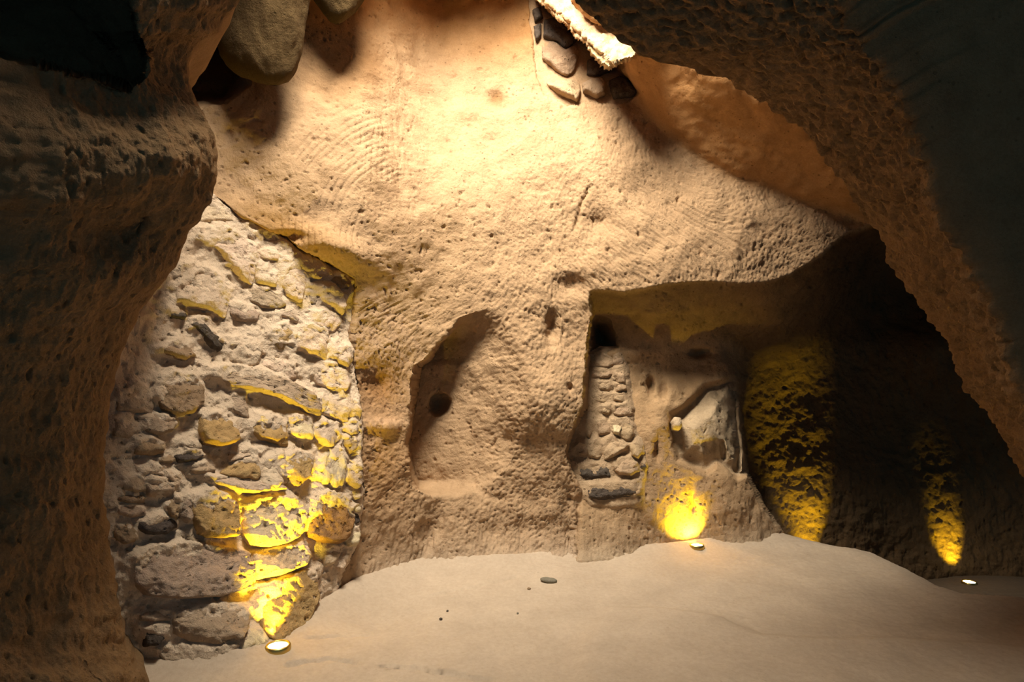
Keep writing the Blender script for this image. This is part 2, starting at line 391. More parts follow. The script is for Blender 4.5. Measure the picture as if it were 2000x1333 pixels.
def build_wall_back():
    ax = axis(-700, -20, 2020, 2700, 2.1, 34); ay = axis(-760, -22, 1332, 1560, 2.1, 34)
    px, py = np.meshgrid(ax, ay)
    Y, mk = wall_depth(px, py)
    P = unproj(px, py, Y)
    n = grid_normals(P)
    vault, rec, alc = mk['vault'], mk['recess'], mk['alcove'] / 0.5
    # broad unevenness
    h = 0.030 * fbm(P, 2.2, 3, 3.1) + 0.010 * fbm(P, 9, 2, 8.4)
    # pick strokes
    ang = 0.55 + 0.5 * fbm(P, 0.8, 1, 5.0)
    a1 = chisel(P, ang + 0.35 + 0.5 * sstep(1000, 1300, px), 0.0130, 0.036, 1.7)
    a2 = chisel(P, ang - 0.25 + 0.7 * sstep(900, 1250, px), 0.0105, 0.028, 9.2)
    pk = np.minimum(a1, 0.22) + 0.6 * np.minimum(a2, 0.2)
    strong = sstep(880, 1150, px + 0.25 * (py - 300)) * (1 - vault)
    strong = np.maximum(strong, 0.75 * sstep(560, 620, py) * (1 - sstep(960, 1050, py)))
    w = 0.30 + 0.70 * strong
    w = w * (1 - 0.5 * sstep(120, 260, 900 - px) * sstep(480, 380, py))
    w = w * (1 - 0.75 * vault) * (1 - 0.65 * np.clip(alc, 0, 1)) * (1 - 0.82 * rec) * (1 - 0.5 * sstep(150, 0, py))
    h += 0.0130 * w * pk
    far = mk['far']
    h += far * 0.012 * fbm(P, 16, 3, 2.0)
    vert = chisel(P, 1.5 + 0.2 * fbm(P, 1.5, 1, 2.2), 0.016, 0.10, 4.4)
    low = sstep(930, 1000, py) * (1 - 0.4 * rec)
    h += 0.010 * low * vert
    # combed arcs and upright scratches on the bright part of the wall
    cxa, cya = 812, 455
    r = np.hypot(px - cxa, (py - cya) * 1.05); th = np.arctan2(cya - py, cxa - px)
    arc = sstep(95, 130, r) * (1 - sstep(260, 320, r)) * sstep(-0.55, -0.25, th) * (1 - sstep(1.15, 1.45, th))
    arc *= sstep(-0.35, 0.05, fbm(P, 3.0, 2, 6.0))
    g = np.sin(2 * math.pi * r / 13.0 + 2.4 * fbm(P, 2.2, 2, 7.0))
    h -= 0.0085 * arc * sstep(0.3, 1.0, g) * sstep(-0.7, 0.1, fbm(P, 8, 2, 16.0))
    comb = sstep(672, 700, px) * (1 - sstep(770, 830, px)) * sstep(215, 245, py) * (1 - sstep(330, 385, py))
    comb = np.maximum(comb, 0.6 * sstep(1010, 1040, px) * (1 - sstep(1090, 1120, px)) * sstep(240, 260, py) * (1 - sstep(290, 330, py)))
    h -= 0.006 * comb * sstep(0.4, 1.0, np.sin(2 * math.pi * px / 11.5 + 3.5 * fbm(P, 3, 2, 1.0))) * sstep(-0.4, 0.3, fbm(P, 8, 2, 6.0))
    # pits
    pit = fbm(P * np.array([1, 1, 0.7]), 20, 1, 11.0)
    h -= 0.018 * sstep(0.55, 0.75, pit) * (1 - 0.7 * vault)
    pit2 = fbm(P, 42, 1, 31.0)
    h -= 0.011 * sstep(0.44, 0.6, pit2) * (1 - 0.6 * vault)
    # ragged side of the roof opening
    st = sstep(-6, 4, mk['rim'])
    h += 0.03 * st * fbm(P, 14, 3, 2.5)
    P = P + n * h[..., None]
    # colour differences over the rock, with bay shade and rim glare painted in
    col = np.ones(P.shape)
    def tint(m, c): col[...] = col * (1 - m[..., None]) + col * np.array(c) * m[..., None]
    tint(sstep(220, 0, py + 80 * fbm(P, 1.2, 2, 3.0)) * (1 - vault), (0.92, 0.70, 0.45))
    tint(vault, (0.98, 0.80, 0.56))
    tint(gauss(px, py, 738, 752, 34, 34), (0.72, 0.58, 0.42))
    tint(gauss(px, py, 748, 900, 42, 70) * 0.8, (1.0, 0.86, 0.66))
    tint(gauss(px, py, 560, 450, 80, 26, 0.4) * 0.8, (1.0, 0.86, 0.58))
    tint(gauss(px, py, 750, 828, 28, 9), (1.25, 1.3, 1.45))
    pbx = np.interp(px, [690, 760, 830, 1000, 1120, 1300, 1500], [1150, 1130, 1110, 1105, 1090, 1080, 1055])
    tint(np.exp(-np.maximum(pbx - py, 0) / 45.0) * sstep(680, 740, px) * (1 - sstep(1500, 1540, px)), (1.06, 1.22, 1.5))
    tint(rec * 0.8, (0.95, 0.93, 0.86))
    tint(np.clip(far + rec * sstep(690, 640, py), 0, 1), (0.62, 0.58, 0.5))  # shade on the bay ceiling and far wall painted in
    tint(far, (0.6, 0.6, 0.62))  # deepens the painted shade of the far wall
    tint(rec * sstep(700, 650, py) * sstep(1450, 1680, px), (0.45, 0.42, 0.4))  # painted shade of the unlit bay ceiling, growing to the right
    nicm = sstep(-2, 16, mk['niche'])
    tint(nicm, (1.2, 1.38, 1.62))
    streak = sstep(0.0, 0.5, fbm(P * np.array([1, 1, 0.25]), 16, 3, 4.0)) * nicm * sstep(1370, 1400, px)
    tint(streak * 0.8, (0.5, 0.5, 0.5))
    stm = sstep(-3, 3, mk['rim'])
    tint(stm, (1.5, 1.9, 2.7))  # glare of the open sky painted in as a paler tint
    tint(gauss(px, py, 970, 190, 12, 11), (0.6, 0.5, 0.4))  # darker inside the small dimple
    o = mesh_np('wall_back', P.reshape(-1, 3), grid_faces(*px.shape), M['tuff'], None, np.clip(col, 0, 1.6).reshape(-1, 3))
    o['kind'] = 'structure'
    return o

wall_back = build_wall_back()

# ------------------------------------------------------------------ wall_left: the big rock beside the doorway
def build_wall_left():
    sy = np.array([-420, -60, 0, 40, 62, 84, 100, 130, 180, 205, 240, 290, 330, 360, 390, 425, 460, 520, 550, 600, 660, 730, 800, 870, 930, 1000, 1080, 1150, 1210, 1260, 1295, 1315, 1340, 1420, 1600])
    sx = np.array([520, 490, 464, 441, 430, 392, 374, 369, 372, 388, 408, 423, 426, 420, 408, 386, 362, 345, 318, 282, 248, 226, 213, 204, 201, 207, 216, 226, 233, 246, 268, 285, 300, 320, 340])
    dy = np.array([-420, 0, 200, 330, 450, 700, 1000, 1300, 1600]); dY = np.array([3.16, 3.15, 3.13, 3.12, 3.15, 3.18, 3.17, 3.17, 3.17])
    rows = np.concatenate([np.arange(-420, -20, 20), np.arange(-20, 1340, 3.0), np.arange(1340, 1600, 20)])
    u = np.concatenate([np.linspace(0, 0.55, 60)[:-1], np.linspace(0.55, 1, 240)])        # across the face, 1 = edge
    d = 1100 * (1 - u) ** 1.6
    xs = np.interp(rows, sy, sx) + 3.0 * np.sin(rows / 9.0) * np.sin(rows / 23.0)
    Ys = np.interp(np.arange(-700, 1900, 3.0), dy, dY); Ys = np.convolve(np.pad(Ys, 40, mode='edge'), np.ones(81) / 81, 'valid')
    Ys = np.interp(rows, np.arange(-700, 1900, 3.0), Ys)
    D, R = np.meshgrid(d, rows)
    XS, YS = xs[:, None], Ys[:, None]
    px = XS - D; py = R
    Y = YS - 0.16 * np.sqrt(np.minimum(D, 90) / 90) - 0.22 * D / 100 * (1 / (1 + D / 900))
    Y -= 0.05 * gauss(px, py, 355, 320, 62, 90)
    Y += 0.10 * gauss(px, py, 250, 440, 90, 36, -0.5)
    Y -= 0.08 * gauss(px, py, 130, 560, 90, 120)
    Y -= 0.05 * gauss(px, py, 400, 30, 25, 50)
    Y += 0.04 * gauss(px, py, 340, 120, 40, 50)
    Y += 0.07 * gauss(px, py, 275, 425, 9, 9)
    hole = poly_sd([(-400, -300), (235, -300), (252, -40), (262, 20), (270, 70), (286, 112), (283, 150), (252, 168), (225, 156), (190, 146), (140, 141), (80, 126), (0, 118), (-400, 100)], px, py)
    Y += 0.6 * sstep(-3, 7, hole) + 0.3 * sstep(0, 160, hole)
    P = unproj(px, py, np.maximum(Y, 1.2))
    n = grid_normals(P)
    Q = P * np.array([1, 1, 0.55])
    h = 0.040 * fbm(P, 2.4, 3, 1.0) + 0.013 * fbm(Q, 15, 3, 4.0) + 0.007 * fbm(Q, 45, 2, 9.0)
    pit = fbm(Q, 30, 1, 14.0); h -= 0.014 * sstep(0.45, 0.62, pit)
    h *= sstep(0, 10, D) * 0.8 + 0.2
    P = P + n * h[..., None]
    # the rock turns the corner and runs back behind the edge
    edge = P[:, -1]
    extra = []
    for k, (dx, dyy) in enumerate(((-0.04, 0.06), (-0.10, 0.16), (-0.20, 0.32), (-0.42, 0.65), (-0.85, 1.2))):
        e = edge + np.array([dx, dyy, 0]); e = e + 0.02 * np.stack([fbm(e, 12, 2, 2.0 + k), 0 * e[:, 0], 0 * e[:, 0]], -1)
        extra.append(e)
    P = np.concatenate([P, np.stack(extra, 1)], 1)
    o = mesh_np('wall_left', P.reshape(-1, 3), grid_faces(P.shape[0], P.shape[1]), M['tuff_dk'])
    o['kind'] = 'structure'
    return o
wall_left = build_wall_left()

# ------------------------------------------------------------------ wall_right: arch between this room and the chamber
def build_wall_right():
    I = np.array([(1135, -300), (1128, -110), (1122, 2), (1190, 52), (1255, 98), (1370, 135), (1490, 188), (1580, 285), (1660, 385), (1712, 452), (1765, 540), (1830, 640), (1890, 745), (1955, 860), (2010, 935), (2080, 1060), (2150, 1200), (2260, 1450)], float)
    O = np.array([(1520, -330), (1545, -200), (1590, -90), (1630, -10), (1668, 50), (1716, 125), (1760, 220), (1798, 310), (1838, 410), (1872, 500), (1904, 580), (1945, 670), (1992, 770), (2040, 880), (2085, 950), (2150, 1080), (2220, 1220), (2330, 1470)], float)
    s = np.concatenate([[0], np.cumsum(np.hypot(*np.diff(I, axis=0).T))]); q = np.arange(0, s[-1], 3.5)
    def rs(A):
        B = np.stack([np.interp(q, s, A[:, 0]), np.interp(q, s, A[:, 1])], -1)
        k = np.ones(15) / 15
        return np.stack([np.convolve(np.pad(B[:, j], 7, mode='edge'), k, 'valid') for j in (0, 1)], -1)
    Ii, Oo = rs(I), rs(O)
    Yi = np.interp(q, [0, 300, 700, 1100, s[-1]], [3.2, 3.4, 3.78, 3.85, 3.7]); Yo = np.interp(q, [0, 300, 700, 1100, s[-1]], [2.75, 2.85, 2.9, 2.95, 3.0])
    t = np.linspace(0, 1, 80)
    px = Ii[:, :1] * (1 - t) + Oo[:, :1] * t; py = Ii[:, 1:] * (1 - t) + Oo[:, 1:] * t
    Y = Yi[:, None] * (1 - t) + Yo[:, None] * t
    P = unproj(px, py, Y)
    n = grid_normals(P)
    # pick marks run along the arch: stretch the noise along q
    A = np.stack([np.repeat((q / 100)[:, None], len(t), 1) * 1.1, np.repeat((t * 1.15)[None], len(q), 0) * 9.0, 0 * px], -1)
    h = 0.05 * fbm(P, 2.0, 2, 6.0) + 0.030 * fbm(A, 3.2, 3, 2.0) + 0.010 * fbm(P, 16, 3, 1.0)
    pt = fbm(A * np.array([1.0, 1.0, 1]), 3.4, 2, 21.0); h -= 0.03 * sstep(0.30, 0.6, pt)
    P = P + n * h[..., None]
    back = [P[:, 0] + np.array([d, e, 0.3 * d]) for d, e in ((0.9, 0.55), (0.45, 0.40), (0.15, 0.16), (0.04, 0.05))]
    front = [P[:, -1] + np.array([d, -e, f]) for d, e, f in ((0.03, 0.02, 0.02), (0.12, 0.05, 0.08), (0.5, 0.10, 0.25), (1.4, 0.15, 0.5), (3.2, 0.2, 0.9))]
    P = np.concatenate([np.stack(back, 1), P, np.stack(front, 1)], 1)
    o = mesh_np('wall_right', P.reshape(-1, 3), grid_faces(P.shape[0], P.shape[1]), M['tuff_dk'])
    o['kind'] = 'structure'
    return o
wall_right = build_wall_right()

# ------------------------------------------------------------------ ceiling: slab with the roof opening, and hanging rock
def build_ceiling():
    hole = np.array([(-0.60, 2.5), (-0.82, 2.70), (-1.15, 2.93), (-1.18, 3.15), (-1.02, 3.4), (-0.98, 3.9), (-0.7, 4.5), (-0.15, 4.68), (0.05, 4.95), (0.25, 5.1), (0.5, 5.0),
                     (0.62, 4.45), (0.6, 3.75), (0.4, 3.5), (0.1, 3.33), (-0.22, 3.18), (-0.42, 2.95), (-0.50, 2.6)])
    c = np.array([-0.4, 3.6]); N = 120
    th = np.linspace(0, 2 * math.pi, N, endpoint=False)
    ang = np.arctan2(hole[:, 1] - c[1], hole[:, 0] - c[0]); rad = np.hypot(*(hole - c).T); o_ = np.argsort(ang)
    r = np.interp(th, ang[o_], rad[o_], period=2 * math.pi) * (1 + 0.03 * np.sin(th * 7) + 0.02 * np.sin(th * 17))
    rings = []
    for f, z in ((1.05, 5.45), (1.0, 5.2), (0.99, 5.0), (1.02, 4.85), (1.15, 4.75)):
        rings.append(np.stack([c[0] + r * f * np.cos(th), c[1] + r * f * np.sin(th), 0 * th + z], -1))
    for R, z in ((2.6, 4.75), (4.5, 4.8), (9.0, 4.9)):
        rings.append(np.stack([c[0] + R * np.cos(th), c[1] + R * np.sin(th), 0 * th + z], -1))
    P = np.stack(rings)
    P[..., 2] += 0.05 * fbm(P, 2.0, 3, 2.0)
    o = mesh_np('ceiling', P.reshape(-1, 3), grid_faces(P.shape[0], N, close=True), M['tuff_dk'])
    o['kind'] = 'structure'
    # hanging lumps of rock left of the opening
    def lump(rows, Yc, dep, name):
        rows = np.array(rows, float)
        y = np.linspace(rows[0, 0], rows[-1, 0], 110)
        xl = np.interp(y, rows[:, 0], rows[:, 1]); xr = np.interp(y, rows[:, 0], rows[:, 2])
        a = np.linspace(0, 2 * math.pi, 120, endpoint=False)
        px = (xl + xr)[:, None] / 2 + (xr - xl)[:, None] / 2 * np.cos(a)
        py = np.repeat(y[:, None], len(a), 1)
        wd = np.clip((xr - xl)[:, None] / (xr - xl).max(), 0.05, 1) ** 0.6
        Yv = Yc - dep * np.sin(a) * wd
        P = unproj(px, py, Yv)
        P = P + (0.022 * fbm(P * np.array([1, 1, 0.5]), 11, 3, 3.0))[..., None] * np.array([0.7, -0.7, 0])
        return mesh_np(name, P.reshape(-1, 3), grid_faces(len(y), len(a), close=True), M['tuff_shaded'], o)
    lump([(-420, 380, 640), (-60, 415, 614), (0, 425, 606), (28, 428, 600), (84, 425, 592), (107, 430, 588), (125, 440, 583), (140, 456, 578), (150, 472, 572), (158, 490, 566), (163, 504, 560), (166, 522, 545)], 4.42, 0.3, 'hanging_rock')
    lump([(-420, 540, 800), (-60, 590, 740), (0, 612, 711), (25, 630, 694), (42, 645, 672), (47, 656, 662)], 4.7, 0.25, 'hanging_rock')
    return o
ceiling = build_ceiling()

# ------------------------------------------------------------------ floor
def gp(px, py, z=0.0):
    Y = (EYE - z) * F / (py - CY); return ((px - CX) / F * Y, Y)
BASE = [gp(*p) for p in ((200, 1312), (350, 1312), (480, 1294), (540, 1252), (600, 1215), (650, 1180), (700, 1150), (760, 1130), (830, 1110), (1000, 1105), (1120, 1090), (1300, 1080), (1500, 1058))]
DROP = [(2.22, 5.66), (2.53, 5.33), (2.69, 5.17), (2.74, 4.87), (2.76, 4.47), (2.82, 4.33), (3.15, 4.24), (4.2, 4.2), (7, 4.2), (7, 9), (2.0, 9), (2.1, 6.2)]
NEAR = [gp(*p) for p in ((1180, 1185), (1290, 1188), (1400, 1204), (1490, 1240), (1600, 1252), (1750, 1250), (2100, 1262))] + [(6, 3.0), (6, 1), (0.3, 1), (0.3, 3.6)]
def floor_z(x, y):
    x = np.asarray(x, float); y = np.asarray(y, float)
    P = np.stack([x, y, 0 * x], -1)
    z = 0.022 * fbm(P, 0.9, 3, 12.0) + 0.004 * fbm(P, 7, 2, 5.0)
    z = z + 0.075 * np.exp(-line_d(BASE, x, y) / 0.13)
    sd = poly_sd(DROP, x, y)
    z = z - 0.60 * sstep(-0.02, 0.38, sd) + 0.03 * np.exp(-((sd + 0.12) / 0.15) ** 2)
    z = z + 0.035 * sstep(-0.05, 0.10, poly_sd(NEAR, x, y))
    z = z - 0.05 * np.exp(-((np.hypot(x + 0.75, y - 4.05)) / 0.25) ** 2)
    return z
def build_floor():
    ax = np.concatenate([np.arange(-6, -2.3, 0.15), np.arange(-2.3, 4.2, 0.014), np.arange(4.2, 7, 0.15)])
    ay = np.concatenate([np.arange(-1.5, 2.9, 0.12), np.arange(2.9, 6.3, 0.014), np.arange(6.3, 8, 0.2)])
    x, y = np.meshgrid(ax, ay)
    z = floor_z(x, y)
    P = np.stack([x, y, z], -1)
    # grit and a few hairline cracks
    P[..., 2] += 0.0035 * fbm(P * np.array([1, 1, 0]), 26, 2, 2.0)
    for c in ([gp(745, 1302), gp(800, 1307), gp(860, 1316), gp(960, 1332)], [gp(600, 1255), gp(660, 1246), gp(740, 1235)], [gp(840, 1165), gp(930, 1150), gp(1010, 1132)], [gp(560, 1305), gp(640, 1290), gp(700, 1296)]):
        w = 0.013
        P[..., 2] -= 0.022 * np.exp(-(line_d(c, x + 0.02 * fbm(P, 9, 2, 1.0), y + 0.02 * fbm(P, 9, 2, 4.0)) / w) ** 2)
    col = np.ones(P.shape)
    grit = np.exp(-(line_d([gp(748, 1303), gp(800, 1307), gp(862, 1312)], x + 0.015 * fbm(P, 14, 2, 1.0), y + 0.03 * fbm(P, 14, 2, 4.0)) / 0.014) ** 2) * sstep(-0.1, 0.3, fbm(P, 22, 2, 3.0))
    P[..., 2] += 0.012 * grit * fbm(P, 60, 1, 5.0)
    col = col * (1 - 0.6 * grit[..., None])                          # a streak of grey grit in a crack
    low = sstep(0.05, 0.4, poly_sd(DROP, x, y))[..., None]          # shade of the lower level painted in as a darker floor
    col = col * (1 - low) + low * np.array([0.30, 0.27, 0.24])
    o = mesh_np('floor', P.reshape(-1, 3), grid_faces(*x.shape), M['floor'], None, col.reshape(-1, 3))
    o['kind'] = 'structure'
    return o
floor = build_floor()

# ------------------------------------------------------------------ masonry
def tag(o, label, cat, group=None):
    o['label'] = label; o['category'] = cat
    if group: o['group'] = group
    return o

def resample(poly, n):
    A = np.array(poly + poly[:1], float)
    s = np.concatenate([[0], np.cumsum(np.hypot(*np.diff(A, axis=0).T))])
    q = np.linspace(0, s[-1], n, endpoint=False)
    B = np.stack([np.interp(q, s, A[:, 0]), np.interp(q, s, A[:, 1])], -1)
    return 0.25 * np.roll(B, 1, 0) + 0.5 * B + 0.25 * np.roll(B, -1, 0)

_seed = [0]
def coons(B, corners, nu, nv):
    """fill a closed outline with an even grid"""
    n = len(B); k = sorted(corners)
    def side(i, j, m):
        if j <= i: j += n
        q = np.linspace(i, j, m); a = np.floor(q).astype(int); f = (q - a)[:, None]
        return B[a % n] * (1 - f) + B[(a + 1) % n] * f
    top = side(k[0], k[1], nu); rgt = side(k[1], k[2], nv); bot = side(k[2], k[3], nu)[::-1]; lft = side(k[3], k[0], nv)[::-1]
    u = np.linspace(0, 1, nu)[None, :, None]; v = np.linspace(0, 1, nv)[:, None, None]
    return ((1 - v) * top[None] + v * bot[None] + (1 - u) * lft[:, None] + u * rgt[:, None]
            - ((1 - u) * (1 - v) * top[0] + u * (1 - v) * top[-1] + (1 - u) * v * bot[0] + u * v * bot[-1]))

def stone(poly, mat, h, depth, nrm, parent, lean=0.6, rough=1.0, sink=0.05, grow=1.18, step=3.0):
    """one stone: its own outline, a broken face, sides that run back into the mortar"""
    _seed[0] += 1; sd = _seed[0] * 3.7; r = random.Random(_seed[0])
    B = resample(poly, 96); c = B.mean(0)
    ext0 = np.ptp(B, axis=0) / 2
    B = c + (B - c) * (1 + (grow - 1) * 24 / max(ext0.max(), 12))
    B = B + 1.6 * rough * np.stack([fbm(np.stack([B[:, 0] / 11, B[:, 1] / 11, 0 * B[:, 0] + sd + k], -1), 1.0, 2) for k in (0, 40)], -1)
    e = np.ptp(B, axis=0) / 2; c = (B.max(0) + B.min(0)) / 2
    q = (B - c) / e
    cor = [int(np.argmax(q @ np.array(d))) for d in ((-1, -1), (1, -1), (1, 1), (-1, 1))]
    if len(set(cor)) < 4: cor = [0, 24, 48, 72]
    nu = int(np.clip(2 * e[0] / step, 7, 70)); nv = int(np.clip(2 * e[1] / step, 7, 60))
    G = coons(B, cor, nu, nv)
    G = np.pad(G, ((1, 1), (1, 1), (0, 0)), mode='edge')
    px, py = G[..., 0], G[..., 1]
    inn = np.maximum(poly_sd(B, px, py), 0)
    w = min(7.0, 0.45 * inn.max())
    prof = 1 - (1 - np.clip(inn / w, 0, 1)) ** 2.4
    hh = h * (0.30 + 0.70 * prof)
    for k in range(5):                                        # chipped facets
        a = r.uniform(0, 2 * math.pi); t = ((px - c[0]) / e[0]) * math.cos(a) + ((py - c[1]) / e[1]) * math.sin(a)
        hh = np.minimum(hh, h * (1.12 - r.uniform(0.5, 1.3) * np.maximum(t - r.uniform(0.15, 0.7), 0)))
    hh = hh * (1 + lean * np.clip((py - c[1]) / e[1], -1, 1))
    V = unproj(px, py, depth(px, py))
    a = min(0.4 * h, 0.016) * rough
    d = a * fbm(V, 13, 3, sd) + 0.007 * rough * fbm(V, 42, 3, sd)
    d -= 0.014 * rough * sstep(0.38, 0.6, fbm(V, 30, 1, sd + 5))
    hh = hh + d * np.clip(inn / 3.0, 0.25, 1)
    bd = np.zeros(hh.shape, bool); bd[0] = bd[-1] = True; bd[:, 0] = bd[:, -1] = True
    hh[bd] = -sink
    V = V + hh[..., None] * nrm
    col = np.ones((V.shape[0] * V.shape[1], 3)) * r.uniform(0.9, 1.08) * np.array([1, r.uniform(0.97, 1.02), r.uniform(0.94, 1.04)])
    return mesh_np('stone', V.reshape(-1, 3), grid_faces(*px.shape), M[mat], parent, col)

def bedding(stones, px, py, k=0.75, reach=9.0):
    """mortar packed up against the stones, less under their lower edges"""
    L = np.zeros(px.shape)
    for mat, h, poly in stones:
        A = np.array(poly, float); lo = A.min(0) - 2 * reach; hi = A.max(0) + 2 * reach
        i0, i1 = np.searchsorted(py[:, 0], (lo[1], hi[1])); j0, j1 = np.searchsorted(px[0], (lo[0], hi[0]))
        if i1 <= i0 or j1 <= j0: continue
        x = px[i0:i1, j0:j1]; y = py[i0:i1, j0:j1]
        sd = poly_sd(A, x, y); c = A.mean(0); e = np.ptp(A, axis=0) / 2
        v = np.clip((y - c[1]) / e[1], -1.4, 1.4)
        hh = k * min(h, 0.06) * (1 - 0.30 * v) * np.exp(-np.maximum(-sd, 0) / reach) * np.where(v > 0.55, 0.45, 1.0)
        L[i0:i1, j0:j1] = np.maximum(L[i0:i1, j0:j1], hh)
    return L

def mortar(name, poly, depth, nrm, mat, parent, off, amp, step=3.0, edge=8.0, col=None, lift=None, sink=1.0):
    A = np.array(poly); x0, y0 = A.min(0) - 14; x1, y1 = A.max(0) + 14
    px, py = np.meshgrid(np.arange(x0, x1, step), np.arange(y0, y1, step))
    sd = poly_sd(poly, px, py)
    P = unproj(px, py, depth(px, py))
    h = off + amp * fbm(P, 7, 3, 2.0) + 0.4 * amp * fbm(P, 24, 4, 6.0, 0.6) - 0.7 * amp * sstep(0.35, 0.6, fbm(P, 17, 2, 9.0))
    if lift is not None: h = h + lift(px, py)
    h = h - 0.03 * (1 - sstep(-9, 2, sd)) * sink
    P = P + h[..., None] * np.array(nrm)
    keep = (sd > -9); kq = keep[:-1, :-1] & keep[1:, :-1] & keep[1:, 1:] & keep[:-1, 1:]
    Fq = grid_faces(*px.shape, keep=kq)
    used, inv = np.unique(Fq, return_inverse=True)
    return mesh_np(name, P.reshape(-1, 3)[used], inv.reshape(Fq.shape), M[mat], parent)

def empty(name, loc):
    o = bpy.data.objects.new(name, None); S.collection.objects.link(o)
    o.location = loc; o.empty_display_size = 0.1
    return o

def adopt(parent):
    """children were built in world space: keep them where they are"""
    for ch in parent.children:
        ch.matrix_parent_inverse = parent.matrix_world.inverted()

